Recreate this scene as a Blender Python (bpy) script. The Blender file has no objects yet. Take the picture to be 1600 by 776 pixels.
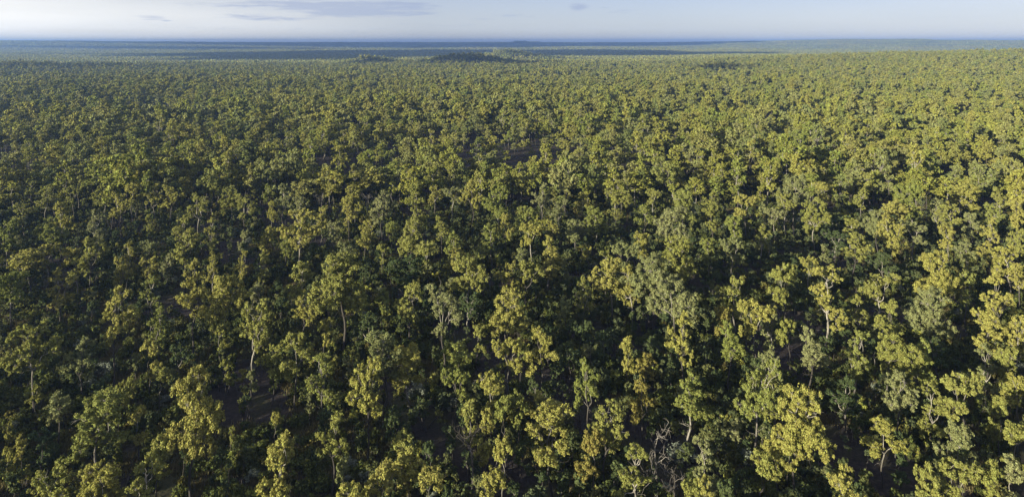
import bpy, math, random
import numpy as np
from mathutils import Vector, Matrix

random.seed(7)
RNG = np.random.default_rng(7)
C = bpy.context.scene.collection
sc = bpy.context.scene

# ------------------------------------------------------------------ camera, sky, sun, exposure
CAMZ = 60.0
F = 1050.0                       # focal length in photo pixels (photo 1600 x 776)
HOR = 66.0                       # horizon row in the photo
cam = bpy.data.cameras.new('camera'); cam.sensor_width = 36; cam.lens = F / 1600 * 36
cam.shift_y = -(388 - HOR) / 1600
cam.clip_start = 1; cam.clip_end = 200000
camo = bpy.data.objects.new('camera', cam); C.objects.link(camo)
camo.location = (0, 0, CAMZ); camo.rotation_euler = (math.pi / 2, 0, 0)
sc.camera = camo

SUN_EL = 12.0
SUN_AZ = -131.0                  # degrees from the viewing direction (+Y), negative = to the left
sd = Vector((math.sin(math.radians(SUN_AZ)) * math.cos(math.radians(SUN_EL)),
             math.cos(math.radians(SUN_AZ)) * math.cos(math.radians(SUN_EL)),
             math.sin(math.radians(SUN_EL))))
sl = bpy.data.lights.new('sun', 'SUN'); sl.energy = 5.0; sl.angle = math.radians(0.5); sl.color = (1.0, 0.90, 0.64)
so = bpy.data.objects.new('sun', sl); C.objects.link(so)
so.rotation_euler = sd.to_track_quat('Z', 'Y').to_euler(); so.location = (-300, 0, 400)

w = bpy.data.worlds.new('World'); sc.world = w; w.use_nodes = True
nt = w.node_tree; N = nt.nodes; L = nt.links; N.clear()
wo = N.new('ShaderNodeOutputWorld'); bg = N.new('ShaderNodeBackground'); bg.inputs['Strength'].default_value = 0.050
sky = N.new('ShaderNodeTexSky'); sky.sky_type = 'NISHITA'; sky.sun_disc = False
sky.sun_elevation = math.radians(SUN_EL); sky.sun_rotation = math.radians(SUN_AZ)
sky.altitude = 300; sky.air_density = 1.0; sky.dust_density = 0.5; sky.ozone_density = 3.0


def wmath(op, a, b=None, c=None, clamp=False):
    n = N.new('ShaderNodeMath'); n.operation = op; n.use_clamp = clamp
    for i, v in enumerate((a, b, c)):
        if v is None: continue
        if isinstance(v, (int, float)): n.inputs[i].default_value = v
        else: L.new(v, n.inputs[i])
    return n.outputs[0]


# thin drifting clouds: directions are turned into azimuth and elevation (degrees)
tc = N.new('ShaderNodeTexCoord'); sx = N.new('ShaderNodeSeparateXYZ'); L.new(tc.outputs['Generated'], sx.inputs[0])
azm = wmath('MULTIPLY', wmath('ARCTAN2', sx.outputs[0], sx.outputs[1]), 57.2958)
elv = wmath('MULTIPLY', wmath('ARCSINE', sx.outputs[2]), 57.2958)
cv = N.new('ShaderNodeCombineXYZ')
L.new(wmath('MULTIPLY', azm, 0.30), cv.inputs[0]); L.new(wmath('MULTIPLY', elv, 3.4), cv.inputs[1])
n1 = N.new('ShaderNodeTexNoise'); n1.inputs['Scale'].default_value = 1.6; n1.inputs['Detail'].default_value = 10
n1.inputs['Roughness'].default_value = 0.62; n1.inputs['Distortion'].default_value = 0.5
L.new(cv.outputs[0], n1.inputs['Vector'])


def blob(px, py, hw, hh, amt):
    """a patch of cloud, placed by direction: photo column/row to azimuth/elevation"""
    a0 = math.degrees(math.atan((px - 800) / F)); dd = math.hypot(F, px - 800)
    e0 = math.degrees(math.atan((HOR - py) / dd))
    sa = math.degrees(hw / dd) * math.cos(math.radians(a0)); se = math.degrees(hh / dd)
    u = wmath('DIVIDE', wmath('SUBTRACT', azm, a0), sa); v = wmath('DIVIDE', wmath('SUBTRACT', elv, e0), se)
    r = wmath('ADD', wmath('MULTIPLY', u, u), wmath('MULTIPLY', v, v))
    return wmath('MULTIPLY', wmath('POWER', 2.718, wmath('MULTIPLY', r, -1.0)), amt)


BLOBS = [(575, 15, 95, 11, 1.0), (610, 5, 50, 4, .6), (500, 6, 60, 5, .6), (420, 4, 60, 5, .5), (430, 30, 60, 4, .8), (375, 24, 45, 6, .45),
         (450, 12, 80, 5, .45), (238, 28, 28, 4.5, .7), (262, 33, 9, 1.5, .6), (905, 11, 15, 6, 1.1), (970, 19, 26, 4, .55),
         (945, 12, 18, 2, .5), (800, 25, 40, 4, .5), (750, 30, 30, 2, .5), (640, 22, 50, 3, .6), (330, 43, 90, 4, .3), (340, 8, 70, 5, .5), (690, 40, 120, 4, .35), (520, 22, 60, 5, .6), (655, 10, 30, 5, .5),
         (815, 3, 30, 3, .35), (560, 48, 160, 5, .3), (1040, 30, 60, 6, .2)]
acc = None
for b in BLOBS:
    o_ = blob(*b); acc = o_ if acc is None else wmath('ADD', acc, o_)
th = wmath('SUBTRACT', wmath('ADD', wmath('MULTIPLY', acc, 0.44), n1.outputs[0]), 0.62)
mask = wmath('MULTIPLY', th, 3.4, clamp=True)
mask = wmath('MULTIPLY', mask, wmath('MULTIPLY', acc, 2.0, clamp=True), clamp=True)
# pale high veil, thicker towards the sun
veil = N.new('ShaderNodeTexNoise'); veil.inputs['Scale'].default_value = 0.9; veil.inputs['Detail'].default_value = 5
cv2 = N.new('ShaderNodeCombineXYZ'); L.new(wmath('MULTIPLY', azm, 0.05), cv2.inputs[0]); L.new(wmath('MULTIPLY', elv, 0.45), cv2.inputs[1])
L.new(cv2.outputs[0], veil.inputs['Vector'])
vsun = wmath('MULTIPLY', wmath('ADD', azm, 8.0), -0.028, clamp=True)
vright = wmath('MULTIPLY', wmath('SUBTRACT', azm, 12.0), 0.02, clamp=True)
vm = wmath('ADD', wmath('MULTIPLY', wmath('ADD', veil.outputs[0], 0.1), wmath('ADD', vsun, wmath('MULTIPLY', vright, .5))), 0.14, clamp=True)
vm = wmath('ADD', vm, wmath('MULTIPLY', wmath('SUBTRACT', 1.0, wmath('DIVIDE', elv, 9.0, clamp=True)), .34), clamp=True)
mv = N.new('ShaderNodeMix'); mv.data_type = 'RGBA'; L.new(vm, mv.inputs['Factor'])
tint = N.new('ShaderNodeMix'); tint.data_type = 'RGBA'; tint.blend_type = 'MULTIPLY'; tint.inputs['Factor'].default_value = 1
L.new(sky.outputs[0], tint.inputs[6]); tint.inputs[7].default_value = (.46, .54, .90, 1); L.new(tint.outputs[2], mv.inputs[6])
mv.inputs[7].default_value = (7.6, 7.5, 7.2, 1)
mx = N.new('ShaderNodeMix'); mx.data_type = 'RGBA'; L.new(wmath('MULTIPLY', mask, .6), mx.inputs['Factor']); L.new(mv.outputs[2], mx.inputs[6])
mx.inputs[7].default_value = (2.6, 3.1, 4.4, 1)
L.new(mx.outputs[2], bg.inputs['Color']); L.new(bg.outputs[0], wo.inputs['Surface'])

sc.view_settings.view_transform = 'Standard'; sc.view_settings.look = 'None'
sc.view_settings.gamma = 1; sc.view_settings.use_curve_mapping = False
sc.view_settings.exposure = 1.55
sc.render.engine = 'CYCLES'
cy = sc.cycles
cy.max_bounces = 5; cy.diffuse_bounces = 1; cy.transmission_bounces = 3; cy.volume_bounces = 1; cy.transparent_max_bounces = 4
cy.use_denoising = True; cy.denoiser = 'OPENIMAGEDENOISE'; cy.denoising_prefilter = 'ACCURATE'


# ------------------------------------------------------------------ helpers
def prop(o, label=None, cat=None, group=None, kind=None):
    if label: o['label'] = label
    if cat: o['category'] = cat
    if group: o['group'] = group
    if kind: o['kind'] = kind
    return o


def mesh_np(name, V, Q, mats, mi=None, smooth=False):
    """mesh from vertex and quad arrays"""
    V = np.asarray(V, np.float32); Q = np.asarray(Q, np.int32)
    me = bpy.data.meshes.new(name)
    me.vertices.add(len(V)); me.vertices.foreach_set('co', V.ravel())
    n = len(Q); me.loops.add(n * 4); me.loops.foreach_set('vertex_index', Q.ravel())
    me.polygons.add(n); me.polygons.foreach_set('loop_start', np.arange(0, n * 4, 4, dtype=np.int32))
    me.polygons.foreach_set('loop_total', np.full(n, 4, np.int32))
    for m in mats: me.materials.append(m)
    if mi is not None: me.polygons.foreach_set('material_index', np.asarray(mi, np.int32))
    me.polygons.foreach_set('use_smooth', np.full(n, smooth, bool))
    me.update(calc_edges=True)
    return me


def link(name, me, parent=None):
    o = bpy.data.objects.new(name, me); C.objects.link(o); o.parent = parent
    return o


def gauss(x, y, cx, cy_, sx_, sy_): return np.exp(-((x - cx) / sx_) ** 2 - ((y - cy_) / sy_) ** 2)


def sstep(a, b, x):
    t = np.clip((x - a) / (b - a), 0, 1); return t * t * (3 - 2 * t)


HILLS = [(-369, 1700, 42, 60, 16), (-325, 1690, 50, 60, 7), (-105, 1650, 65, 80, 18), (-195, 1640, 70, 70, 11), (-30, 1640, 80, 80, 6),
         (-30, 2300, 95, 140, 29), (75, 2300, 110, 120, 13), (-990, 1300, 150, 90, 11), (-800, 1350, 60, 45, 7), (375, 1250, 60, 40, 7),
         (-560, 2300, 250, 120, 4)]


def terrain(x, y, hills=True):
    x = np.asarray(x, float); y = np.asarray(y, float)
    d = np.hypot(x, y)
    z = 2.2 * np.sin(x / 170 + 1.3) * np.sin(y / 210 + .4) * sstep(250, 800, d)
    z += 3.5 * np.sin(x / 610 + 2.1 + y / 1500) * np.sin(y / 740 + x / 1900) * sstep(2500, 5000, d)
    z -= 9 * sstep(1650, 2150, d) * (1 - sstep(5000, 6500, d))
    # broad rise on the right, cresting about 1.5 km out
    g = np.interp(x, [250, 420, 700, 1150, 2200], [0, 5, 20, 34, 40])
    z += g * np.where(y < 1500, np.exp(-((y - 1500) / 620) ** 2), np.exp(-((y - 1500) / 900) ** 2))
    if hills:
        for cx, cy_, a, b, h in HILLS: z += h * gauss(x, y, cx, cy_, a, b)
    # far horizon: long low rises and a flat-topped range
    far = sstep(6000, 8500, d)
    az = np.where(y > 1, x / np.maximum(y, 1), 0) * F + 800
    nz = 6 * np.sin(az / 17) + 4 * np.sin(az / 7.3 + 1)
    rg = np.interp(az, [-400, 0, 60, 120, 200, 330, 700, 800, 806, 812, 818, 830, 840, 1000, 1100, 1225, 1250, 1300, 1306, 1400, 1436, 1445, 1480, 1550, 1640, 2000],
                   [66, 66, 68, 60, 52, 44, 42, 46, 62, 64, 56, 56, 42, 42, 48, 66, 84, 92, 100, 100, 102, 88, 78, 76, 74, 70])
    rg = np.where(y > 1, rg, 45)
    rg = np.where(rg > 60, 60 + (rg - 60) * .5, rg)
    z += far * np.maximum(rg + nz * (rg > 62) * .25, 0)
    return z


# ------------------------------------------------------------------ materials
def mat(name):
    m = bpy.data.materials.new(name); m.use_nodes = True
    m.node_tree.nodes.clear(); return m, m.node_tree.nodes, m.node_tree.links


def leaf_material(name, stops, trans=.2, island=.35):
    m, n, l = mat(name)
    out = n.new('ShaderNodeOutputMaterial'); oi = n.new('ShaderNodeObjectInfo')
    ge = n.new('ShaderNodeNewGeometry')
    cr = n.new('ShaderNodeValToRGB'); e = cr.color_ramp.elements
    while len(e) < len(stops): e.new(.5)
    for q, (p, c) in zip(e, stops): q.position = p; q.color = (*c, 1)
    l.new(oi.outputs['Random'], cr.inputs[0])
    hv = n.new('ShaderNodeHueSaturation'); l.new(cr.outputs[0], hv.inputs['Color'])
    mr = n.new('ShaderNodeMapRange'); mr.inputs[3].default_value = 1 - island; mr.inputs[4].default_value = 1 + island
    l.new(ge.outputs['Random Per Island'], mr.inputs[0]); l.new(mr.outputs[0], hv.inputs['Value'])
    mh = n.new('ShaderNodeMath'); mh.operation = 'MULTIPLY_ADD'; mh.inputs[1].default_value = .045; mh.inputs[2].default_value = .478
    l.new(ge.outputs['Random Per Island'], mh.inputs[0]); l.new(mh.outputs[0], hv.inputs['Hue'])
    d = n.new('ShaderNodeBsdfDiffuse'); t = n.new('ShaderNodeBsdfTranslucent'); s = n.new('ShaderNodeMixShader'); s.inputs[0].default_value = trans
    l.new(hv.outputs[0], d.inputs[0]); l.new(hv.outputs[0], t.inputs[0])
    l.new(d.outputs[0], s.inputs[1]); l.new(t.outputs[0], s.inputs[2]); l.new(s.outputs[0], out.inputs[0])
    return m


M_LEAF = leaf_material('gum_leaves', [(0, (.178, .190, .046)), (.15, (.215, .215, .052)), (.3, (.150, .176, .046)), (.45, (.215, .208, .054)), (.6, (.175, .184, .074)),
                                      (.75, (.135, .156, .056)), (.9, (.205, .196, .052)), (1, (.175, .182, .080))])
TONES = {
    'golden-olive': leaf_material('golden_olive_leaves', [(0, (.220, .216, .060)), (1, (.242, .230, .070))]),
    'olive-green': leaf_material('olive_green_leaves', [(0, (.180, .188, .054)), (1, (.198, .202, .062))]),
    'fresh green': leaf_material('green_leaves', [(0, (.156, .176, .050)), (1, (.174, .188, .058))]),
    'grey-green': leaf_material('grey_green_leaves', [(0, (.155, .170, .072)), (1, (.182, .190, .090))]),
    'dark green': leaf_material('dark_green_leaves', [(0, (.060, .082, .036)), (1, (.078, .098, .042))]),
    'rusty': leaf_material('rusty_leaves', [(0, (.178, .162, .048)), (1, (.192, .170, .052))])}
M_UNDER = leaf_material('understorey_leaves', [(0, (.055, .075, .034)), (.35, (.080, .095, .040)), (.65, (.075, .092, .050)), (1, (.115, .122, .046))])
M_SHRUB = leaf_material('shrub_leaves', [(0, (.060, .075, .026)), (.4, (.085, .095, .028)), (.7, (.070, .085, .034)), (1, (.100, .090, .030))], .2)
M_PALE = leaf_material('pale_shrub_leaves', [(0, (.16, .18, .15)), (1, (.14, .16, .13))], .2)


def bark_material(name, pale, dark, char_shade):
    m, n, l = mat(name)
    out = n.new('ShaderNodeOutputMaterial'); b = n.new('ShaderNodeBsdfPrincipled'); b.inputs['Roughness'].default_value = .85
    t = n.new('ShaderNodeTexCoord'); mp = n.new('ShaderNodeMapping'); mp.inputs['Scale'].default_value = (3, 3, .7)
    nz = n.new('ShaderNodeTexNoise'); nz.inputs['Scale'].default_value = 1.6; nz.inputs['Detail'].default_value = 5
    l.new(t.outputs['Object'], mp.inputs[0]); l.new(mp.outputs[0], nz.inputs['Vector'])
    cr = n.new('ShaderNodeValToRGB'); cr.color_ramp.elements[0].position = .38; cr.color_ramp.elements[1].position = .6
    cr.color_ramp.elements[0].color = (*dark, 1); cr.color_ramp.elements[1].color = (*pale, 1); l.new(nz.outputs[0], cr.inputs[0])
    sp = n.new('ShaderNodeSeparateXYZ'); l.new(t.outputs['Object'], sp.inputs[0])
    oi = n.new('ShaderNodeObjectInfo')
    # fire-blackened foot, run up the trunk as painted shade; height differs by tree
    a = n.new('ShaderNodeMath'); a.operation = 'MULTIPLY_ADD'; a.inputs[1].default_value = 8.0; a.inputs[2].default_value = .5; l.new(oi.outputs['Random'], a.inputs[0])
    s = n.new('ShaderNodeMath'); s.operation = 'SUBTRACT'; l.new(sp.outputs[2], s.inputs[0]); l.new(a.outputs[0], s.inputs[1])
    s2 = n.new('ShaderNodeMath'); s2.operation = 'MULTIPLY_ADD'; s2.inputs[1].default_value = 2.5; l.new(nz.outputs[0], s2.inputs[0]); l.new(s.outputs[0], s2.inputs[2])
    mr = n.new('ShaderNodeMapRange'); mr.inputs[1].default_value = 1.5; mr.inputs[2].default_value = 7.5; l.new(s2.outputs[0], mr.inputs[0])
    mx_ = n.new('ShaderNodeMix'); mx_.data_type = 'RGBA'; mx_.inputs[6].default_value = (*char_shade, 1)
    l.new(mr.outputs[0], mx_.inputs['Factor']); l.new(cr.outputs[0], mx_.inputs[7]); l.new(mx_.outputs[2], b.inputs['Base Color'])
    l.new(b.outputs[0], out.inputs[0]); return m


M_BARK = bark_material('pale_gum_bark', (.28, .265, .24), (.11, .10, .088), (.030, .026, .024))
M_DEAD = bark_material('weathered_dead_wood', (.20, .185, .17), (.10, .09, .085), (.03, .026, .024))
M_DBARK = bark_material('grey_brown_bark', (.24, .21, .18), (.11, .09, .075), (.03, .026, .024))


def ground_material():
    m, n, l = mat('forest_floor')
    out = n.new('ShaderNodeOutputMaterial'); b = n.new('ShaderNodeBsdfPrincipled'); b.inputs['Roughness'].default_value = .95
    b.inputs['Specular IOR Level'].default_value = .1
    t = n.new('ShaderNodeTexCoord')

    def noise(s, d=6, r=.6):
        q = n.new('ShaderNodeTexNoise'); q.inputs['Scale'].default_value = s; q.inputs['Detail'].default_value = d; q.inputs['Roughness'].default_value = r
        l.new(t.outputs['Object'], q.inputs['Vector']); return q.outputs[0]

    def ramp(f, stops):
        cr = n.new('ShaderNodeValToRGB'); e = cr.color_ramp.elements
        while len(e) < len(stops): e.new(.5)
        for q, (p, c) in zip(e, stops): q.position = p; q.color = (*c, 1)
        l.new(f, cr.inputs[0]); return cr.outputs[0]
    litter = ramp(noise(1.3, 9, .75), [(.36, (.014, .012, .013)), (.50, (.027, .023, .024)), (.60, (.040, .034, .033)), (.70, (.10, .088, .08))])
    grass = ramp(noise(2.2, 6), [(.35, (.020, .024, .012)), (.65, (.050, .048, .025))])
    pm = ramp(noise(.09, 5), [(.48, (0, 0, 0)), (.60, (1, 1, 1))])
    m1 = n.new('ShaderNodeMix'); m1.data_type = 'RGBA'; l.new(pm, m1.inputs['Factor']); l.new(litter, m1.inputs[6]); l.new(grass, m1.inputs[7])
    # far country, where single trees cannot be told apart: woodland colours
    far = ramp(noise(.0035, 10, .7), [(.35, (.045, .055, .020)), (.5, (.080, .082, .028)), (.65, (.105, .098, .038))])
    ge = n.new('ShaderNodeNewGeometry'); ln = n.new('ShaderNodeVectorMath'); ln.operation = 'LENGTH'; l.new(ge.outputs['Position'], ln.inputs[0])
    mr = n.new('ShaderNodeMapRange'); mr.inputs[1].default_value = 1200; mr.inputs[2].default_value = 5000; l.new(ln.outputs['Value'], mr.inputs[0])
    m2 = n.new('ShaderNodeMix'); m2.data_type = 'RGBA'; l.new(mr.outputs[0], m2.inputs['Factor']); l.new(m1.outputs[2], m2.inputs[6]); l.new(far, m2.inputs[7])
    l.new(m2.outputs[2], b.inputs['Base Color'])
    bp = n.new('ShaderNodeBump'); bp.inputs['Strength'].default_value = .6; bp.inputs['Distance'].default_value = .15
    l.new(noise(3.5, 6), bp.inputs['Height']); l.new(bp.outputs[0], b.inputs['Normal'])
    l.new(b.outputs[0], out.inputs[0]); return m


M_GROUND = ground_material()

# ------------------------------------------------------------------ ground: one sheet out to the horizon
ang = np.concatenate([np.linspace(-50, 50, 321), np.linspace(55, 305, 51)])
rad = [0.0]; r_ = 8.0
while r_ < 15800: rad.append(r_); r_ *= 1.026 if r_ > 900 else 1.05
rad = np.array(rad[1:] + [15900.0])
A, R_ = np.meshgrid(np.radians(ang), rad)
X = R_ * np.sin(A); Y = R_ * np.cos(A); Z = terrain(X, Y, hills=False)
V = np.stack([X, Y, Z], -1).reshape(-1, 3)
na, nr = len(ang), len(rad)
V = np.vstack([V, [[0, 0, 0]]])
q = []
i = np.arange(nr - 1)[:, None]; j = np.arange(na)[None, :]; j2 = (j + 1) % na
Q = np.stack([i * na + j, i * na + j2, (i + 1) * na + j2, (i + 1) * na + j], -1).reshape(-1, 4)
Q = Q[:, ::-1]
me = mesh_np('ground', V, Q, [M_GROUND], smooth=True)
go = link('ground', me); prop(go, 'leaf-littered woodland floor reaching to the horizon', 'ground', kind='structure')


def hill_patch(cx, cy_, a, b):
    n = 60
    xs = np.linspace(cx - 3 * a, cx + 3 * a, n); ys = np.linspace(cy_ - 3 * b, cy_ + 3 * b, n)
    X, Y = np.meshgrid(xs, ys); Z = terrain(X, Y, True)
    base = terrain(X, Y, False)
    edge = np.minimum(np.minimum(np.arange(n), np.arange(n)[::-1])[None, :], np.minimum(np.arange(n), np.arange(n)[::-1])[:, None])
    Z = np.where(edge < 2, base - 1.5, Z + .02)
    i = np.arange(n - 1)[:, None]; j = np.arange(n - 1)[None, :]
    Q = np.stack([i * n + j, i * n + j + 1, (i + 1) * n + j + 1, (i + 1) * n + j], -1).reshape(-1, 4)
    return np.stack([X, Y, Z], -1).reshape(-1, 3), Q


for (cx, cy_, a, b), lab in [((-355, 1695, 60, 70), 'small wooded knoll standing alone out on the plain'),
                             ((-120, 1648, 110, 95), 'long wooded hill, its near slope in shade'),
                             ((0, 2300, 130, 140), 'rounded wooded hill behind the long shaded hill'),
                             ((-930, 1320, 190, 100), 'low wooded rise at the edge of the plain')]:
    V, Q = hill_patch(cx, cy_, a, b)
    prop(link('hill', mesh_np('hill', V, Q, [M_GROUND], smooth=True)), lab, 'hill', kind='structure')


# ------------------------------------------------------------------ tree building
def tube(P, R, sides=6):
    """tapered tube along points P with radii R -> (verts, quads)"""
    P = np.asarray(P, float); n = len(P)
    T = np.gradient(P, axis=0); T /= np.linalg.norm(T, axis=1)[:, None] + 1e-9
    ref = np.array([1.0, .13, .07]); U = np.cross(T, ref); U /= np.linalg.norm(U, axis=1)[:, None] + 1e-9
    W = np.cross(T, U)
    a = np.linspace(0, 2 * np.pi, sides, endpoint=False)
    V = P[:, None] + np.asarray(R)[:, None, None] * (np.cos(a)[None, :, None] * U[:, None] + np.sin(a)[None, :, None] * W[:, None])
    i = np.arange(n - 1)[:, None]; j = np.arange(sides)[None, :]; j2 = (j + 1) % sides
    Q = np.stack([i * sides + j, i * sides + j2, (i + 1) * sides + j2, (i + 1) * sides + j], -1).reshape(-1, 4)
    return V.reshape(-1, 3), Q


class Acc:
    def __init__(s): s.v = []; s.q = []; s.m = []; s.n = 0
    def add(s, V, Q, m=0):
        s.v.append(V); s.q.append(Q + s.n); s.m.append(np.full(len(Q), m)); s.n += len(V)
    def mesh(s, name, mats, smooth=False):
        return mesh_np(name, np.concatenate(s.v), np.concatenate(s.q), mats, np.concatenate(s.m), smooth)


def curve(a, b, rng, sag=0.0, wob=.06, n=6, up=0.0):
    a = np.asarray(a, float); b = np.asarray(b, float); t = np.linspace(0, 1, n)[:, None]
    L_ = np.linalg.norm(b - a)
    P = a + (b - a) * t
    k = rng.normal(0, wob * L_, 3); k2 = rng.normal(0, wob * .6 * L_, 3)
    P = P + np.sin(np.pi * t) * k + np.sin(2 * np.pi * t) * k2
    P[:, 2] += (np.sin(np.pi * t[:, 0]) * up * L_)
    return P


def leaves(rng, cen, rad, n, size, flat=.8, droop=.0):
    """n leaf sprays in a clump: cen (3), rad; more of them near the skin"""
    d = rng.normal(size=(n, 3)); d /= np.linalg.norm(d, axis=1)[:, None]
    r = rad * (rng.random(n) ** .5) * np.where(rng.random(n) < .22, rng.uniform(1.1, 1.8, n), 1.0)
    P = cen + d * r[:, None] * np.array([1, 1, flat]) * rng.uniform(.65, 1.4, 3)
    nor = d * .9 + rng.normal(0, .55, (n, 3)) + np.array([0, 0, .25]); nor /= np.linalg.norm(nor, axis=1)[:, None]
    u = np.cross(nor, rng.normal(size=(n, 3))); u /= np.linalg.norm(u, axis=1)[:, None]
    v = np.cross(nor, u)
    s = size * rng.uniform(.6, 1.3, n)[:, None]
    u *= s * .5; v *= s * rng.uniform(.7, 1.0, n)[:, None] * .9
    P[:, 2] -= droop * rng.random(n) * rad
    V = np.stack([P - v, P + u * .9 - v * .1, P + v, P - u * .9 + v * .1], 1).reshape(-1, 3)
    Q = np.arange(4 * n).reshape(n, 4)
    return V, Q


CLASSES = {   # crown width, crown height, total height, lobes, leaf density
    'spreading': (8.5, 6.8, 15.0, 23, .62), 'tall': (6.0, 10.5, 17.0, 21, .62), 'round': (6.2, 7.2, 13.0, 16, .66),
    'sparse': (7.5, 7.4, 14.5, 16, .5), 'small': (3.6, 5.2, 8.5, 7, .9)}


def skeleton(cls, seed):
    rng = np.random.default_rng(seed)
    W_, Hc, T, nl, dens = CLASSES[cls]
    base = np.zeros(3)
    lean = rng.normal(0, .04 * T, 2)
    fork_z = (T - Hc) + Hc * rng.uniform(.0, .22)
    fork = np.array([lean[0] * .6, lean[1] * .6, fork_z])
    r0 = .0095 * T + .03
    wood = []      # (P, R)
    P = curve(base, fork, rng, wob=.045, n=8); wood.append((P, np.linspace(r0 * 1.25, r0 * .75, 8)))
    # lobe centres inside the crown
    C0 = np.array([lean[0], lean[1], T - Hc * .5])
    lr = W_ * (.20 if cls == 'small' else .122)
    # the crown is a few separate heads on their own limbs, with gaps between
    nm = {'small': 2, 'tall': int(rng.integers(4, 6)), 'spreading': int(rng.integers(4, 7)), 'sparse': int(rng.integers(3, 6))}.get(cls, int(rng.integers(3, 5)))
    heads = []; tries = 0; sep = {'small': .3, 'tall': .5}.get(cls, .40) * W_; a0 = rng.random() * 6.28
    while len(heads) < nm and tries < 400:
        tries += 1
        an = a0 + len(heads) * 6.28 / max(nm - 1, 1) + rng.normal(0, .5); rr = rng.uniform(.16, .34) * W_
        if len(heads) == 0: rr *= .35; zz = rng.uniform(.28, .36)
        else: zz = rng.uniform(-.40, .30)
        p = C0 + np.array([math.cos(an) * rr, math.sin(an) * rr, zz * Hc])
        if all(np.linalg.norm(p - q_) > sep for q_, _ in heads): heads.append((p, rng.uniform(.18, .28) * W_))
    lobes = []; ring = []
    per = max(3, int(round(nl / max(len(heads), 1))))
    for hc, hr in heads:
        g = []; tries = 0
        want = per + int(rng.integers(-1, 3))
        while len(g) < want and tries < 200:
            tries += 1
            d = rng.normal(size=3); d /= np.linalg.norm(d)
            p = hc + d * hr * rng.random() ** .4 * np.array([1.15, 1.15, .95 if cls != 'tall' else 1.25])
            if all(np.linalg.norm(p - q_) > lr * 1.5 for q_, _ in lobes):
                L1 = (p, lr * rng.uniform(.7, 1.25)); g.append(L1); lobes.append(L1)
        ring.append(g)
    clumps = []
    for grp in ring:
        if not grp: continue
        cm = np.mean([p for p, _ in grp], 0); mid = fork + (cm - fork) * rng.uniform(.5, .7)
        P = curve(fork, mid, rng, wob=.09, n=6, up=-.05); wood.append((P, np.linspace(r0 * .62, r0 * .36, 6)))
        for p, r in grp:
            e = p - np.array([0, 0, r * .3])
            P = curve(mid, e, rng, wob=.11, n=6, up=.06); wood.append((P, np.linspace(r0 * .34, r0 * .13, 6)))
            nc = int(rng.integers(9, 14)) if cls != 'small' else 9
            for _ in range(nc):
                d = rng.normal(size=3); d[2] = d[2] * .8 + .22; d /= np.linalg.norm(d)
                c = p + d * r * np.array([1.05, 1.05, .85]) * rng.uniform(.6, 1.3)
                clumps.append((c, r * rng.uniform(.22, .5)))
                if rng.random() < .7:
                    P = curve(e, c, rng, wob=.12, n=4); wood.append((P, np.linspace(r0 * .12, r0 * .04, 4)))
    # a few bare side branches
    for _ in range({'sparse': 6, 'small': 1}.get(cls, 4)):
        t = rng.uniform(.62, 1.0); s = base + (fork - base) * t
        if rng.random() < .5 and lobes: s = lobes[int(rng.integers(len(lobes)))][0] - [0, 0, .4]
        a = rng.random() * 6.28; ln = rng.uniform(.18, .36) * W_
        e = s + np.array([math.cos(a) * ln, math.sin(a) * ln, ln * rng.uniform(-.1, .7)])
        P = curve(s, e, rng, wob=.08, n=6); wood.append((P, np.linspace(r0 * .24, r0 * .06, 6)))
        for _ in range(2):
            k = P[int(rng.integers(2, 5))]; e2 = k + rng.normal(0, ln * .35, 3) + [0, 0, ln * .15]
            wood.append((curve(k, e2, rng, wob=.1, n=4), np.linspace(r0 * .12, r0 * .04, 4)))
    return wood, clumps, dens, rng


def tree_meshes(cls, seed):
    """trunk-with-limbs mesh and crown mesh of a close tree"""
    wood, clumps, dens, rng = skeleton(cls, seed)
    a = Acc()
    for P, R in wood: a.add(*tube(P, R, 7 if R[0] > .12 else 5))
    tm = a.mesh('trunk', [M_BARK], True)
    cc = np.array([c for c, _ in clumps]); lo = np.percentile(cc, 4, axis=0); hi = np.percentile(cc, 96, axis=0)
    dims = ((hi[0] - lo[0] + hi[1] - lo[1]) / 2 + .5, hi[2] - lo[2] + .7, hi[2] + .35)
    a = Acc()
    for c, r in clumps:
        n = int(430 * dens * (r / .6) ** 1.6) + 18
        a.add(*leaves(rng, c, r, n, .175 if cls != 'small' else .155, .78, .5))
    cm = a.mesh('crown', [M_LEAF])
    return tm, cm, dims


def tree_lod(cls, seed, lod, name):
    wood, clumps, dens, rng = skeleton(cls, seed)
    a = Acc()
    lim = {1: .05, 2: .09, 3: .2}[lod]
    for P, R in wood:
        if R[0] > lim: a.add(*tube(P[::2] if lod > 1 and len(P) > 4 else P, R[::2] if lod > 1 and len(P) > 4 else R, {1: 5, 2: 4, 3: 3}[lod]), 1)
    for c, r in clumps:
        n = int({1: 66, 2: 23, 3: 8}[lod] * dens * (r / .6) ** 1.4) + {1: 4, 2: 2, 3: 1}[lod]
        a.add(*leaves(rng, c, r * {1: 1, 2: 1, 3: .95}[lod], n, {1: .38, 2: .65, 3: 1.08}[lod], .75, .2), 0)
    return a.mesh(name, [M_UNDER if cls == 'small' and lod == 1 else M_LEAF, M_BARK])


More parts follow.
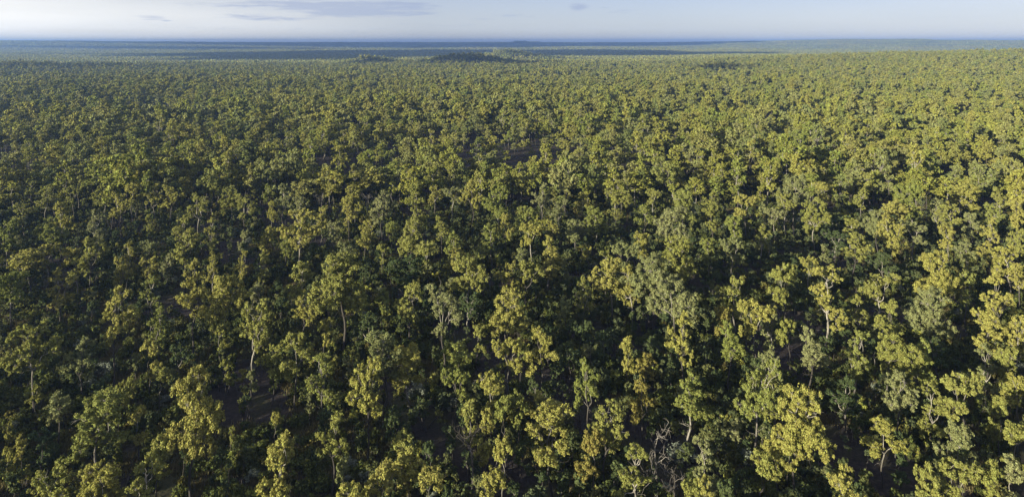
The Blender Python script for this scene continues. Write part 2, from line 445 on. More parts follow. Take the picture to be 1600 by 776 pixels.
# ------------------------------------------------------------------ catalogue of single trees (crown centre x, y, width, height in the photo)
# last entry: '' as the size says, s sparse with bare pale limbs, t tall, w spreading, d low and shaded, r rusty
CAT = """
50 545 72 95 s|92 642 38 62|150 658 88 85 w|75 752 66 66|160 755 80 85 w|228 738 56 66|245 700 40 45 s|220 648 32 36|185 607 22 36|165 603 24 40 d|
207 605 22 40|247 590 28 44|300 630 90 112 w|360 655 14 18|355 728 18 30 d|285 695 16 28 d|8 670 18 40|12 710 24 35|33 692 22 26|60 690 44 56 d|130 705 28 30|
428 645 18 24|438 712 66 95 t|502 600 54 96 t|519 665 56 52|575 587 60 64|567 645 34 44 s|636 568 64 50 w|600 533 70 44 s|612 670 26 56 d|628 695 40 52|
539 728 26 34|540 766 55 44|593 752 68 90|637 735 50 68|668 750 42 64|700 772 26 30 d|672 700 24 34 d|712 590 44 40|733 648 44 58|762 660 36 54|770 608 50 55|
790 640 36 50|786 705 40 60|757 755 38 54 s|810 640 32 62|862 678 88 102 s|838 622 34 30|918 583 46 58|947 645 56 44|968 682 42 46|928 690 50 52 r|
993 735 58 96|1000 605 46 44 r|1078 618 62 58|1100 708 44 68|1076 768 36 40|1098 762 28 44|1130 764 32 34 d|1185 728 46 68|1178 590 78 66 s|
1245 645 92 100 w|1213 602 44 56|1214 725 34 76|1327 757 86 62 w|1378 668 56 48|1325 612 56 52 d|1338 548 48 74|1388 552 62 66 w|1432 562 52 58|
1405 612 56 66 s|1456 612 44 44|1508 606 64 62|1500 684 60 60|1562 635 36 40|1584 676 46 50|1452 748 44 60|1500 750 62 80|1546 740 38 52|1580 745 50 84|
1592 600 44 44|15 445 58 48|35 412 50 36|95 445 38 60|75 466 28 28 d|120 422 30 44|175 490 64 76 s|123 546 48 46|236 446 30 36|250 492 36 40|
300 475 52 56|352 450 64 56 w|397 502 56 74 t|233 545 34 38|210 563 14 30|343 516 34 34|352 567 22 22|190 415 30 34|230 413 34 28|262 406 28 28|300 416 38 28|
335 410 28 36|280 552 40 42 d|535 418 90 48 w|472 432 46 56|412 470 34 60|523 465 40 46 t|476 478 44 42|640 455 52 38|597 463 28 26|690 486 66 80 s|
645 420 56 34 d|672 426 22 34|732 474 42 40 d|746 516 26 28|793 490 64 84|733 410 56 30|791 430 34 46|460 543 54 60|424 562 40 58|577 503 50 32 d|
505 512 32 40|712 556 60 46|768 578 62 52|792 541 48 38|822 430 50 60|858 426 28 44|952 440 56 76|915 446 30 34|988 440 34 50|1020 415 78 34 w|
1052 452 74 54 w|1062 510 50 56|1143 450 50 46|1135 490 30 30 r|1180 497 56 66|1143 532 48 50|883 480 26 34|845 530 58 54|812 500 30 50|812 548 30 40|
916 515 26 32 d|943 530 26 36 d|980 540 34 38|1021 540 22 32 d|1058 546 26 36 d|890 546 46 34 d|1008 566 34 36 r|1228 440 50 60|1292 455 56 92 t|
1262 412 30 30|1372 442 58 50 s|1343 480 34 40|1388 490 50 46|1455 482 70 78|1460 411 66 30 w|1510 442 38 38|1515 411 22 30|1562 448 52 52|1545 508 60 52|
1590 520 42 60|1574 562 46 50|1540 556 34 46|1236 520 34 56|1270 546 54 58|1206 505 34 60|1200 560 38 46|1462 545 50 36 d|1592 430 36 36|
115 305 28 34|38 330 34 30|10 368 44 50|72 312 28 28 s|95 328 38 30|85 352 46 32|45 400 46 26|76 393 34 30|108 398 28 28|142 385 42 40|150 335 28 22|145 360 34 24 s|
160 302 36 28|192 311 34 24|213 316 24 22 s|205 291 34 18|240 294 32 20|270 306 32 34|310 318 36 38|232 342 16 18|285 347 38 22|290 372 44 38|230 394 32 42|
203 392 24 28|261 390 28 28|330 355 20 34|336 384 24 24|360 306 36 30|380 322 40 36 s|385 366 22 18|378 405 24 28|418 298 20 24|443 299 30 28|425 322 22 18 s|
468 316 30 20|468 345 56 42 s|417 368 30 34|447 378 30 34|411 406 26 26|500 336 28 28|521 362 30 38|540 388 34 28|515 296 30 24|553 301 36 26|545 322 28 26|
596 318 42 42|578 338 28 26|570 370 30 38|595 390 22 22|612 362 22 32|645 357 46 38|655 333 30 18|690 346 28 20|650 296 34 24|680 301 28 24|706 307 34 34|
738 300 34 42|778 310 40 44|790 346 28 28|768 360 36 26|706 375 34 32|670 396 44 40|712 402 38 36|757 398 22 28|845 302 34 34|871 322 30 24 s|825 335 44 28|
830 366 40 42|862 353 24 24|897 358 42 36|860 384 38 18|814 404 32 34|854 411 24 24|910 311 24 24|930 336 42 28|964 321 26 22|970 292 44 22|1020 308 28 30|
1007 331 30 26|1067 313 44 34|1048 345 54 46 w|1062 384 60 30 w|1000 371 32 22|978 394 44 36|947 402 28 28|921 391 20 24|1058 408 34 20|1110 335 38 36|
1105 385 34 32|1142 386 38 36|1146 351 38 32|1165 316 34 28|1110 306 28 18|1190 360 28 28|1194 320 18 24|1210 337 34 28|1228 311 34 24|1271 321 46 24|
1303 347 38 26 d|1304 371 38 28 d|1270 402 28 26|1345 309 28 36|1374 345 44 36|1392 364 46 44|1426 361 40 36|1391 325 40 22|1331 350 34 22|1336 375 40 22|
1380 404 40 24 d|1425 301 48 28|1466 321 28 24|1486 336 36 38|1515 341 28 22|1481 362 30 22|1510 385 30 22|1546 390 34 26|1575 396 42 30|1546 351 28 26|
1548 326 30 22|1562 302 30 20|1587 323 32 32|1590 366 26 20|1242 288 48 20|1287 292 28 18|1500 297 44 26
"""
cat = []
for t in CAT.replace('\n', '').split('|'):
    p = t.split()
    if len(p) >= 4: cat.append((float(p[0]), float(p[1]), float(p[2]), float(p[3]), p[4] if len(p) > 4 else ''))


def solve(px, py, wp, hp, flag):
    """where a tree stands whose crown fills that place in the photo: ground x, y, crown width, crown height, total height (m)"""
    T = 13.0; hm = 5.0
    for _ in range(6):
        zc = T - hm * .5
        D = (CAMZ - zc) * F / (py - HOR)
        s = F / D
        wm = wp / s; el = math.atan((py - HOR) / F)
        hm = max((hp / s - wm * .5 * math.tan(el)) / 1.0, wm * .45)
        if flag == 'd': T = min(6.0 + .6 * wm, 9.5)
        else: T = min(max((4.6 + 1.15 * wm + .35 * hm) * (.82 + .36 * ((px * 7 + py * 13) % 29) / 29), 6.0), 19.5)
        hm = min(hm, T * .72)
    return (px - 800) / F * D, D, wm, hm, T


trees = []
for c in cat:
    X_, Y_, wm, hm, T = solve(*c)
    if any(math.hypot(X_ - t[0], Y_ - t[1]) < .22 * (wm + t[2]) for t in trees): continue
    trees.append((X_, Y_, wm, hm, T, c))
trees = sorted(trees, key=lambda t: t[1])
if len(trees) > 300: trees = trees[:300]
print('single trees', len(trees), 'farthest', trees[-1][1])

# close variants
VAR = {}
for k, n in (('spreading', 6), ('tall', 4), ('round', 6), ('sparse', 5), ('small', 6)):
    VAR[k] = [tree_meshes(k, 100 * (ord(k[0]) + len(k)) + i) for i in range(n)]


def pick_class(wm, hm, T, flag):
    if wm < 4.2: return 'small' if T < 11 else 'tall'
    if flag == 's': return 'sparse'
    if hm > wm * 1.25: return 'tall'
    if wm > 7.2 or flag == 'w': return 'spreading'
    return 'round'


def plant(cls, k, x, y, wm, hm, T, name, label, cat_, group, tone='olive-green'):
    """a tree as an empty at its foot with a trunk and a crown"""
    tm, cm, (W_, Hc, T0) = VAR[cls][k % len(VAR[cls])]
    e = bpy.data.objects.new(name, None); C.objects.link(e); e.empty_display_size = .5
    z0 = float(terrain(x, y))
    e.location = (x, y, z0 - .05)
    e.rotation_euler = (0, 0, random.uniform(0, 6.283))
    sxy = wm * .77 / W_; sz = T / T0; e.scale = (sxy, sxy, min(max(sz, sxy * .6), sxy * 1.9))
    prop(e, label, cat_, group)
    link('trunk', tm, e); cr = link('crown', cm, e)
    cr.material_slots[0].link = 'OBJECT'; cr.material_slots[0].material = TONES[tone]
    return e


# ---- wording of the labels: look first, then row and order across the picture
ROWS = [(705, 'by bottom edge'), (640, 'a sixth way up'), (575, 'a quarter way up'), (510, 'a third way up'),
        (455, 'two fifths way up'), (405, 'just under halfway up'), (365, 'about halfway up'), (325, 'just above halfway up'), (0, 'well above halfway up')]
ORD = ['', 'second', 'third', 'fourth', 'fifth', 'sixth', 'seventh', 'eighth', 'ninth', 'tenth', 'eleventh', 'twelfth', 'thirteenth', 'fourteenth', 'fifteenth', 'sixteenth']


def row_of(py): return next(w for y, w in ROWS if py >= y)


def label_all(items, noun):
    """items: dicts with look, px, py -> unique label"""
    by = {}
    for it in items: by.setdefault((it['look'], row_of(it['py'])), []).append(it)
    for (look, row), g in by.items():
        g.sort(key=lambda i: i['px']); n = len(g)
        for k, it in enumerate(g):
            m_ = n - 1 - k
            if n == 1: pos = 'only one like it'
            elif k <= m_: pos = ORD[k] + ' from left' if k else 'leftmost one'
            else: pos = ORD[m_] + ' from right' if m_ else 'rightmost one'
            it['label'] = f"{look} {noun}, {pos}, {row}"


items = []
for (X_, Y_, wm, hm, T, c) in trees:
    cls = pick_class(wm, hm, T, c[4])
    shape = {'sparse': 'bare-limbed', 'tall': 'tall narrow', 'spreading': 'broad', 'round': 'rounded', 'small': 'slender'}[cls]
    size = '' if cls in ('tall', 'small') else ('big ' if wm > 7.6 else ('small ' if wm < 5.4 else ''))
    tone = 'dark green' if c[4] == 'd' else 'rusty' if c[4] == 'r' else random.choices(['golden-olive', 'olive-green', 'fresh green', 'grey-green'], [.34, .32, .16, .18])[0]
    items.append(dict(t=(X_, Y_, wm, hm, T), cls=cls, tone=tone, look=f"{tone} {size}{shape}", px=c[0], py=c[1]))
label_all(items, 'gum tree')
k = 0
for it in items:
    X_, Y_, wm, hm, T = it['t']; k += 1
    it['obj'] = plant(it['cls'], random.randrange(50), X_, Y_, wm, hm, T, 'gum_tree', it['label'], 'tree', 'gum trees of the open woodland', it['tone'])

tx = np.array([t[0] for t in trees]); ty = np.array([t[1] for t in trees]); tw = np.array([t[2] for t in trees])


def project(x, y, z): return 800 + F * x / y, HOR + F * (CAMZ - z) / y


# ------------------------------------------------------------------ dead trees
def dead_tree(x, y, T, seed, label):
    rng = np.random.default_rng(seed); a = Acc(); b = Acc()
    top = np.array([rng.normal(0, .5), rng.normal(0, .5), T * .62])
    P = curve((0, 0, 0), top, rng, wob=.03, n=8); a.add(*tube(P, np.linspace(.15, .08, 8), 7))
    for i in range(6):
        s = P[int(rng.integers(4, 8))]; an = rng.random() * 6.28; ln = T * rng.uniform(.18, .36)
        e = s + np.array([math.cos(an) * ln * .6, math.sin(an) * ln * .6, ln * rng.uniform(.4, 1.0)])
        B = curve(s, e, rng, wob=.14, n=7); b.add(*tube(B, np.linspace(.055, .02, 7), 5))
        for _ in range(5):
            s2 = B[int(rng.integers(2, 7))]; e2 = s2 + rng.normal(0, ln * .24, 3) + [0, 0, ln * .12]
            B2 = curve(s2, e2, rng, wob=.15, n=5); b.add(*tube(B2, np.linspace(.028, .01, 5), 4))
            for _ in range(2):
                s3 = B2[int(rng.integers(1, 5))]; b.add(*tube(curve(s3, s3 + rng.normal(0, ln * .1, 3), rng, n=3), np.linspace(.02, .01, 3), 3))
    e = bpy.data.objects.new('dead_tree', None); C.objects.link(e); e.location = (x, y, float(terrain(x, y)))
    prop(e, label, 'dead tree', 'leafless dead trees')
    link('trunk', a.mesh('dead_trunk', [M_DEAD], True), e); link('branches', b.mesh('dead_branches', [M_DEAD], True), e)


for px, pyb, T, lab in [(1022, 800, 13.5, 'grey leafless dead tree beside the big sunlit gum at the bottom edge'),
                        (1052, 806, 8.5, 'short leafless dead tree with crooked limbs next to the taller dead tree'),
                        (575, 352, 13, 'pale dead tree with upright bare limbs, about halfway up'),
                        (625, 320, 13, 'forked bare dead tree poking out of the canopy above halfway'),
                        (502, 345, 10, 'low tangle of bare dead limbs near the broad pale-limbed gum'),
                        (174, 372, 11, 'slim pale dead tree between two gums, left part of the canopy'),
                                        (736, 780, 11, 'bare grey twiggy dead tree left of the sparse gum, bottom edge'),
                        (1330, 322, 10, 'pale stag-headed dead tree in the right half of the canopy'),
                        (1437, 352, 9, 'spiky grey dead crown right of the broad gum with the white trunk')]:
    D = CAMZ * F / (pyb - HOR); dead_tree((px - 800) / F * D, D, T, int(px), lab)


# ------------------------------------------------------------------ saplings under the big trees, one by one
spx = []
rs = random.Random(11)
tries = 0
while len(spx) < 240 and tries < 20000:
    tries += 1
    D = 84 + 110 * rs.random() ** 1.1; x = rs.uniform(-.78, .78) * D
    T = rs.uniform(3.2, 6.3); px, py = project(x, D, T * .7)
    if not (5 < px < 1595 and 330 < py < 772): continue
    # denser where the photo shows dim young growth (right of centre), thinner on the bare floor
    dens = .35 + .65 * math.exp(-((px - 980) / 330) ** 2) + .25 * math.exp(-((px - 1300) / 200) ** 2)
    if rs.random() > dens: continue
    if np.min(np.hypot(tx - x, ty - D)) < 1.2: continue
    if any(math.hypot(x - s[0], D - s[1]) < 2.2 for s in spx): continue
    spx.append((x, D, T * rs.uniform(.32, .5), T, px, py))
its = []
for x, D, wm, T, px, py in spx:
    look = ('tiny' if T < 4.3 else 'young' if T < 5.4 else 'tall') + (' bushy' if wm > T * .42 else ' thin')
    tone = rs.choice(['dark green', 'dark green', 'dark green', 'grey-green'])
    its.append(dict(t=(x, D, wm, T), tone=tone, look=f'{look} {tone}', px=px, py=py))
label_all(its, 'sapling in shade')
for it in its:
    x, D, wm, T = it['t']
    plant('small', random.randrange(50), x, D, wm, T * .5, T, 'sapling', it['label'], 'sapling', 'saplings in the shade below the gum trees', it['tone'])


# ------------------------------------------------------------------ stuff: an object that places sources from a collection on points
def source_collection(name, objs):
    c = bpy.data.collections.new(name)
    for o in objs: c.objects.link(o)
    return c


def scatter(name, pts, idx, rot, scl, coll, label, cat_):
    me = bpy.data.meshes.new(name); me.vertices.add(len(pts)); me.vertices.foreach_set('co', np.asarray(pts, np.float32).ravel())
    for an, ty_, dat in (('vi', 'INT', np.asarray(idx, np.int32)), ('rz', 'FLOAT_VECTOR', None), ('sc', 'FLOAT_VECTOR', np.asarray(scl, np.float32))):
        at = me.attributes.new(an, ty_, 'POINT')
        if an == 'rz':
            v = np.zeros((len(pts), 3), np.float32); v[:, 2] = rot; at.data.foreach_set('vector', v.ravel())
        elif an == 'vi': at.data.foreach_set('value', dat)
        else: at.data.foreach_set('vector', dat.ravel())
    o = link(name, me); prop(o, label, cat_, kind='stuff')
    g = bpy.data.node_groups.new(name + '_nodes', 'GeometryNodeTree')
    g.interface.new_socket('Geometry', in_out='INPUT', socket_type='NodeSocketGeometry')
    g.interface.new_socket('Geometry', in_out='OUTPUT', socket_type='NodeSocketGeometry')
    n = g.nodes; l = g.links
    gi = n.new('NodeGroupInput'); go_ = n.new('NodeGroupOutput')
    ci = n.new('GeometryNodeCollectionInfo'); ci.inputs['Collection'].default_value = coll
    ci.inputs['Separate Children'].default_value = True; ci.inputs['Reset Children'].default_value = True
    ip = n.new('GeometryNodeInstanceOnPoints'); ip.inputs['Pick Instance'].default_value = True

    def named(nm, ty_):
        a = n.new('GeometryNodeInputNamedAttribute'); a.data_type = ty_; a.inputs['Name'].default_value = nm; return a.outputs[0]
    e2r = n.new('FunctionNodeEulerToRotation')
    l.new(gi.outputs[0], ip.inputs['Points']); l.new(ci.outputs[0], ip.inputs['Instance'])
    l.new(named('vi', 'INT'), ip.inputs['Instance Index']); l.new(named('rz', 'FLOAT_VECTOR'), e2r.inputs[0]); l.new(e2r.outputs[0], ip.inputs['Rotation'])
    l.new(named('sc', 'FLOAT_VECTOR'), ip.inputs['Scale']); l.new(ip.outputs[0], go_.inputs[0])
    md = o.modifiers.new('scatter', 'NODES'); md.node_group = g
    return o


# sources, sorted by name: a* close LOD, b* middle, c* far, d* clusters, e* big patches
kinds = ['spreading', 'tall', 'round', 'sparse', 'small']
src = []; table = {}
for lod, pre in ((1, 'a'), (2, 'b'), (3, 'c')):
    for kk in kinds:
        for v in range(3 if lod == 1 else 2):
            nm = f"{pre}{kinds.index(kk)}{v}"
            o = bpy.data.objects.new(nm, tree_lod(kk, 5000 + 31 * kinds.index(kk) + v, lod, 'forest_tree'))
            table.setdefault((lod, kk), []).append(len(src)); src.append(o)


def cluster(seed, size, spacing, nm, leaf, per, mean=(6.5, 11)):
    """a piece of far woodland: many low crowns on a square"""
    rng = np.random.default_rng(seed); a = Acc(); n = int(size / spacing)
    for i in range(n):
        for j in range(n):
            p = (np.array([i, j]) + rng.uniform(-.25, 1.25, 2)) * spacing - size / 2
            T = rng.uniform(7, 15); wd = spacing * rng.uniform(.35, .62)
            V, Q = leaves(rng, np.array([p[0], p[1], T - wd * .7]), wd, per, leaf, .75, .1)
            a.add(V, Q)
    return bpy.data.objects.new(nm, a.mesh('forest_patch', [M_LEAF]))


for v in range(5): src.append(cluster(70 + v, 34, 7.6, f"d{v}", 2.3, 16))
DI = list(range(len(src) - 5, len(src)))
for v in range(4): src.append(cluster(90 + v, 170, 10.5, f"e{v}", 5.0, 7))
EI = list(range(len(src) - 4, len(src)))
fc = source_collection('forest_sources', src)

pts = []; idx = []; rot = []; scl = []
rng = np.random.default_rng(21)
NEAR_LIMIT = max(t[1] for t in trees)
sp = 6.1
gx = np.arange(-1500, 1500, sp); gy = np.arange(-60, 1750, sp)
GX, GY = np.meshgrid(gx, gy); GX = GX + rng.uniform(-.48, .48, GX.shape) * sp; GY = GY + rng.uniform(-.48, .48, GY.shape) * sp
gx = GX.ravel(); gy = GY.ravel(); D = np.hypot(gx, gy)
keep = ((np.abs(np.degrees(np.arctan2(gx, gy))) < 43) | (D < 230)) & (gy < 1700)
gx = gx[keep]; gy = gy[keep]
# large-scale unevenness: thicker and thinner stands
stand = np.sin(gx / 61 + 1.7 * np.sin(gy / 83)) * np.sin(gy / 47 + 1.3 * np.sin(gx / 97 + 1)) + .5 * np.sin(gx / 23 + gy / 31)
u = rng.random(len(gx)); keep = u < np.clip(.74 + .42 * stand, .2, 1.0)
gx = gx[keep]; gy = gy[keep]; stand = stand[keep]
for x, y, st in zip(gx, gy, stand):
    if abs(x) < 6 and abs(y) < 6: continue
    r = rng.random()
    kk = 'spreading' if r < .24 else 'tall' if r < .42 else 'round' if r < .70 else 'sparse' if r < .80 else 'small'
    W_, Hc, T0, _, _ = CLASSES[kk]
    s = rng.uniform(.56, 1.16) * (1 + .1 * st)
    if y < 62: s *= .8
    if y < 62 and rng.random() < .45: continue
    d = math.hypot(x, y)
    if y > 5:
        px, py = project(x, y, T0 * s * .7)
        if -60 < px < 1660 and y < NEAR_LIMIT + 4 and py > 292 and py < 900:
            # here the tall trees are objects of their own; only small ones grow between them
            thin = .12 + .22 * math.exp(-((px - 1000) / 320) ** 2) + .55 * sstep(120, 200, y)
            if rng.random() > thin: continue
            kk = 'small' if rng.random() < .85 else 'round'; W_, Hc, T0, _, _ = CLASSES[kk]
            s = rng.uniform(.4, .74) if kk == 'small' else rng.uniform(.36, .5)
            if np.min(np.hypot(tx - x, ty - y)) < 1.5: continue
    elif y < NEAR_LIMIT + 14 and y > 40 and np.min(np.hypot(tx - x, ty - y) - tw * .5) < 1.8: continue
    lod = 1 if d < 420 else 2 if d < 900 else 3
    lst = table[(lod, kk)]
    pts.append((x, y, float(terrain(x, y)) - .05)); idx.append(lst[int(rng.integers(len(lst)))]); rot.append(rng.random() * 6.283)
    scl.append((s, s, s * rng.uniform(.68, 1.18) * (.78 if lod == 3 else 1)))
for _ in range(9000):
    y = 62 + 160 * rng.random() ** .8; x = rng.uniform(-.9, .9) * y - 8
    px, py = project(x, y, 3.5)
    st = math.sin(x / 13 + 1.9 * math.sin(y / 19)) * math.sin(y / 15 + 1.5 * math.sin(x / 17))
    q_ = .10 + .30 * math.exp(-((px - 1000) / 330) ** 2) + .12 * st + .25 * sstep(120, 190, y)
    if rng.random() > q_ or np.min(np.hypot(tx - x, ty - y)) < 1.0: continue
    s = rng.uniform(.28, .6); lst = table[(1, 'small')]
    pts.append((x, y, float(terrain(x, y)) - .05)); idx.append(lst[int(rng.integers(len(lst)))]); rot.append(rng.random() * 6.283)
    scl.append((s * rng.uniform(.8, 1.2), s * rng.uniform(.8, 1.2), s))
n1_ = len(pts)
sp = 33.0
gx = np.arange(-4600, 4600, sp); gy = np.arange(1715, 4700, sp); GX, GY = np.meshgrid(gx, gy)
gx = GX.ravel(); gy = GY.ravel(); keep = np.abs(np.degrees(np.arctan2(gx, gy))) < 43; gx = gx[keep]; gy = gy[keep]
gz = terrain(gx, gy)
for x, y, z in zip(gx, gy, gz):
    pts.append((x, y, z - .3)); idx.append(DI[int(rng.integers(5))]); rot.append(int(rng.integers(4)) * math.pi / 2); s = rng.uniform(.98, 1.08); scl.append((s, s, rng.uniform(.85, 1.1)))
n2_ = len(pts)
sp = 168.0
gx = np.arange(-15000, 15000, sp); gy = np.arange(4790, 15000, sp); GX, GY = np.meshgrid(gx, gy)
gx = GX.ravel(); gy = GY.ravel(); keep = (np.abs(np.degrees(np.arctan2(gx, gy))) < 43) & (np.hypot(gx, gy) < 15600); gx = gx[keep]; gy = gy[keep]
gz = terrain(gx, gy)
for x, y, z in zip(gx, gy, gz):
    pts.append((x, y, z - .5)); idx.append(EI[int(rng.integers(4))]); rot.append(int(rng.integers(4)) * math.pi / 2); scl.append((1, 1, rng.uniform(.8, 1.1)))
print('forest points', n1_, n2_, len(pts))
scatter('forest', pts, idx, rot, scl, fc, 'endless olive-green eucalypt woodland covering the plain to the horizon', 'forest')


# ------------------------------------------------------------------ undergrowth: shrubs, grass tussocks and fallen twigs on the floor
def shrub_src(seed, nm, m, wid, hgt, stems, per, leaf):
    rng = np.random.default_rng(seed); a = Acc()
    for _ in range(stems):
        an = rng.random() * 6.28; rr = rng.random() ** .5 * wid * .5
        c = np.array([math.cos(an) * rr, math.sin(an) * rr, hgt * rng.uniform(.3, .9)])
        a.add(*tube(curve((c[0] * .3, c[1] * .3, 0), c, rng, n=3), np.linspace(.03, .015, 3), 3), 1)
        a.add(*leaves(rng, c, wid * rng.uniform(.16, .28), per, leaf, 1.1, .2), 0)
    return bpy.data.objects.new(nm, a.mesh('undergrowth_plant', [m, M_DBARK]))


def grass_src(seed, nm):
    rng = np.random.default_rng(seed); n = 90
    p = rng.normal(0, .45, (n, 2)); h = rng.uniform(.25, .7, n); a = rng.random(n) * 6.28
    w_ = .03; dx = np.cos(a) * w_; dy = np.sin(a) * w_; ln = rng.normal(0, .18, (n, 2))
    z = np.zeros(n)
    V = np.stack([np.stack([p[:, 0] - dx, p[:, 1] - dy, z], 1), np.stack([p[:, 0] + dx, p[:, 1] + dy, z], 1),
                  np.stack([p[:, 0] + ln[:, 0] + dx * .3, p[:, 1] + ln[:, 1] + dy * .3, h], 1),
                  np.stack([p[:, 0] + ln[:, 0] - dx * .3, p[:, 1] + ln[:, 1] - dy * .3, h], 1)], 1).reshape(-1, 3)
    return bpy.data.objects.new(nm, mesh_np('grass_tussock', V, np.arange(4 * n).reshape(n, 4), [M_GRASS]))


def log_src(seed, nm):
    rng = np.random.default_rng(seed); a = Acc(); ln = rng.uniform(2, 4.5)
    P = curve((-ln / 2, 0, .1), (ln / 2, rng.normal(0, .3), .12), rng, wob=.03, n=6); a.add(*tube(P, np.linspace(.14, .06, 6), 6))
    for _ in range(3):
        s = P[int(rng.integers(2, 6))]; a.add(*tube(curve(s, s + np.array([rng.uniform(.2, 1), rng.normal(0, .8), rng.uniform(0, .5)]), rng, n=4), np.linspace(.05, .02, 4), 4))
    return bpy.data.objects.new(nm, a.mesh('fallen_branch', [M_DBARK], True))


M_GRASS = leaf_material('dry_grass', [(0, (.10, .095, .045)), (.5, (.14, .115, .06)), (1, (.075, .085, .03))], .2)
us = [shrub_src(1, 'a0', M_SHRUB, 1.8, 1.6, 12, 50, .2), shrub_src(2, 'a1', M_SHRUB, 1.3, 2.2, 10, 50, .2), shrub_src(3, 'a2', M_SHRUB, 2.4, 1.4, 16, 50, .22),
      shrub_src(4, 'a3', M_SHRUB, 1.4, 3.0, 12, 55, .22), shrub_src(5, 'a4', M_LEAF, 1.2, 2.4, 9, 50, .2), shrub_src(6, 'a5', M_PALE, 1.9, 1.8, 12, 60, .16),
      grass_src(7, 'b0'), grass_src(8, 'b1'), log_src(9, 'c0'), log_src(10, 'c1'), log_src(11, 'c2')]
uc = source_collection('undergrowth_sources', us)
pts = []; idx = []; rot = []; scl = []
rng = np.random.default_rng(33)
for _ in range(95000):
    y = 60 + 240 * rng.random() ** .7; x = rng.uniform(-.84, .84) * y - 10
    pn = math.sin(x / 9 + 2 * math.sin(y / 17)) * math.sin(y / 11 + 1.4 * math.sin(x / 13)) + .4 * math.sin(x / 4.1 + y / 5.3)
    r = rng.random()
    pxx = 800 + F * x / y
    bush = .11 + .12 * math.exp(-((pxx - 980) / 330) ** 2)
    if r < bush * (1 + pn): k_ = int(rng.choice([0, 1, 2, 3, 4, 5], p=[.26, .2, .2, .2, .11, .03])); s = rng.uniform(.6, 1.25)
    elif r > .985: k_ = int(rng.integers(8, 11)); s = rng.uniform(.6, 1.2)
    elif pn > -.25 and r < .8: k_ = int(rng.integers(6, 8)); s = rng.uniform(.6, 1.4)
    else: continue
    pts.append((x, y, float(terrain(x, y)) - .02)); idx.append(k_); rot.append(rng.random() * 6.283); scl.append((s, s, s * rng.uniform(.8, 1.2)))
for px, py, s in [(650, 612, 1.5), (1062, 712, 1.5), (1125, 700, 1.2), (130, 462, 1.2), (1098, 540, 1.0), (30, 560, 1.2), (1425, 700, .9)]:
    D = (CAMZ - 1) * F / (py - HOR); pts.append(((px - 800) / F * D, D, 0)); idx.append(5); rot.append(px); scl.append((s, s, s))
print('undergrowth', len(pts))
scatter('undergrowth', pts, idx, rot, scl, uc, 'dark shrubs, dry grass tussocks and fallen branches on the shaded woodland floor', 'undergrowth')

# ------------------------------------------------------------------ clouds high above the frame; they shade the far plain; small ones are added to darken the hills
m, n, l = mat('cloud_white'); out = n.new('ShaderNodeOutputMaterial'); b_ = n.new('ShaderNodeBsdfDiffuse'); b_.inputs[0].default_value = (.85, .85, .87, 1); l.new(b_.outputs[0], out.inputs[0])
M_CLOUD = m


def cloud_mesh(parts, seed):
    rng = np.random.default_rng(seed); a = Acc()
    th = np.linspace(0, 2 * np.pi, 33)[:-1]; ph = np.linspace(.03, np.pi - .03, 15)
    for cx, cy_, cz, rx, ry, rz in parts:
        TH, PH = np.meshgrid(th, ph); rr = 1 + .12 * np.sin(3 * TH + rng.random() * 6) * np.sin(PH) + .08 * np.sin(7 * TH + 4 * PH + rng.random() * 6) * np.sin(PH)
        V = np.stack([cx + rx * rr * np.sin(PH) * np.cos(TH), cy_ + ry * rr * np.sin(PH) * np.sin(TH), cz + rz * np.cos(PH) * rr], -1)
        na = 32; i = np.arange(14)[:, None]; j = np.arange(na)[None, :]; j2 = (j + 1) % na
        Q = np.stack([i * na + j, i * na + j2, (i + 1) * na + j2, (i + 1) * na + j], -1).reshape(-1, 4)
        a.add(V.reshape(-1, 3), Q)
    return a.mesh('cloud', [M_CLOUD], True)


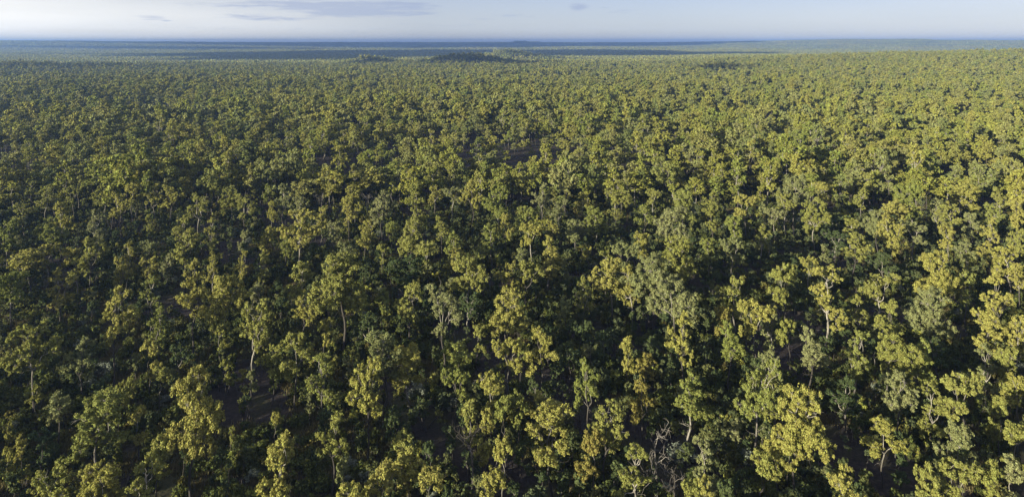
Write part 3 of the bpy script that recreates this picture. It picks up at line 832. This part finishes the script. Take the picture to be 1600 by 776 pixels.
off = lambda alt: (sd.x / sd.z * alt, sd.y / sd.z * alt)
SHADE = [(-325, 1665, 75, 55, 600), (-65, 1590, 135, 80, 600), (-195, 1600, 50, 32, 600), (75, 2260, 110, 60, 600), (-830, 1330, 90, 25, 600), (-1000, 1290, 120, 14, 600), (395, 1240, 70, 26, 600),  # this row: made-up small clouds, added to darken hill slopes and rises
         (-800, 2450, 450, 300, 700), (-1900, 3350, 650, 170, 700), (-350, 3600, 1350, 1100, 700), (-1050, 2900, 650, 330, 700), (450, 3500, 900, 420, 700), (-3000, 5400, 1500, 300, 800),
         (-2200, 7700, 4200, 1500, 1000), (1500, 7800, 1500, 600, 1000), (-2500, 12500, 6500, 1500, 1400)]
for i_, (cx, cy_, rx, ry, alt) in enumerate(SHADE):
    zt = (12, 24, 18, 24, 14, 14, 14)[i_] if i_ < 7 else 2 if cy_ < 5000 else 50      # height of the canopy it shades
    ox, oy = off(alt - zt); rng = np.random.default_rng(i_ + 3); parts = [(0, 0, 0, rx * .72, ry * .72, min(rx, ry) * .1), (rx * .4, ry * .1, 0, rx * .5, ry * .45, min(rx, ry) * .08), (-rx * .4, -ry * .1, 0, rx * .5, ry * .5, min(rx, ry) * .08)]
    for k_ in range(14):
        u, v = rng.uniform(-.8, .8), rng.uniform(-.8, .8)
        if u * u + v * v > .75: continue
        s = rng.uniform(.22, .42); parts.append((u * rx, v * ry, rng.uniform(0, .03) * rx, s * rx, s * ry * 1.1, min(rx, ry) * .1))
    o = link('cloud', cloud_mesh(parts, i_)); o.location = (cx + ox, cy_ + oy, alt); prop(o, 'flat bank of cloud placed unseen overhead to shade the land', 'cloud', 'clouds above the view', kind='stuff')

# ------------------------------------------------------------------ haze
mh, n, l = mat('haze_air'); out = n.new('ShaderNodeOutputMaterial'); pv = n.new('ShaderNodeVolumePrincipled')
pv.inputs['Density'].default_value = 1.25e-4; pv.inputs['Color'].default_value = (.27, .46, .96, 1); pv.inputs['Anisotropy'].default_value = .35
l.new(pv.outputs[0], out.inputs['Volume'])
x0, x1, y0, y1, z0, z1 = -16100, 16100, -16100, 16100, -12, 112
V = [(x, y, z) for x in (x0, x1) for y in (y0, y1) for z in (z0, z1)]
Q = [(0, 1, 3, 2), (4, 6, 7, 5), (0, 4, 5, 1), (2, 3, 7, 6), (0, 2, 6, 4), (1, 5, 7, 3)]
prop(link('haze', mesh_np('haze', V, Q, [mh])), 'thin blue haze lying over the whole plain', 'haze', kind='stuff')
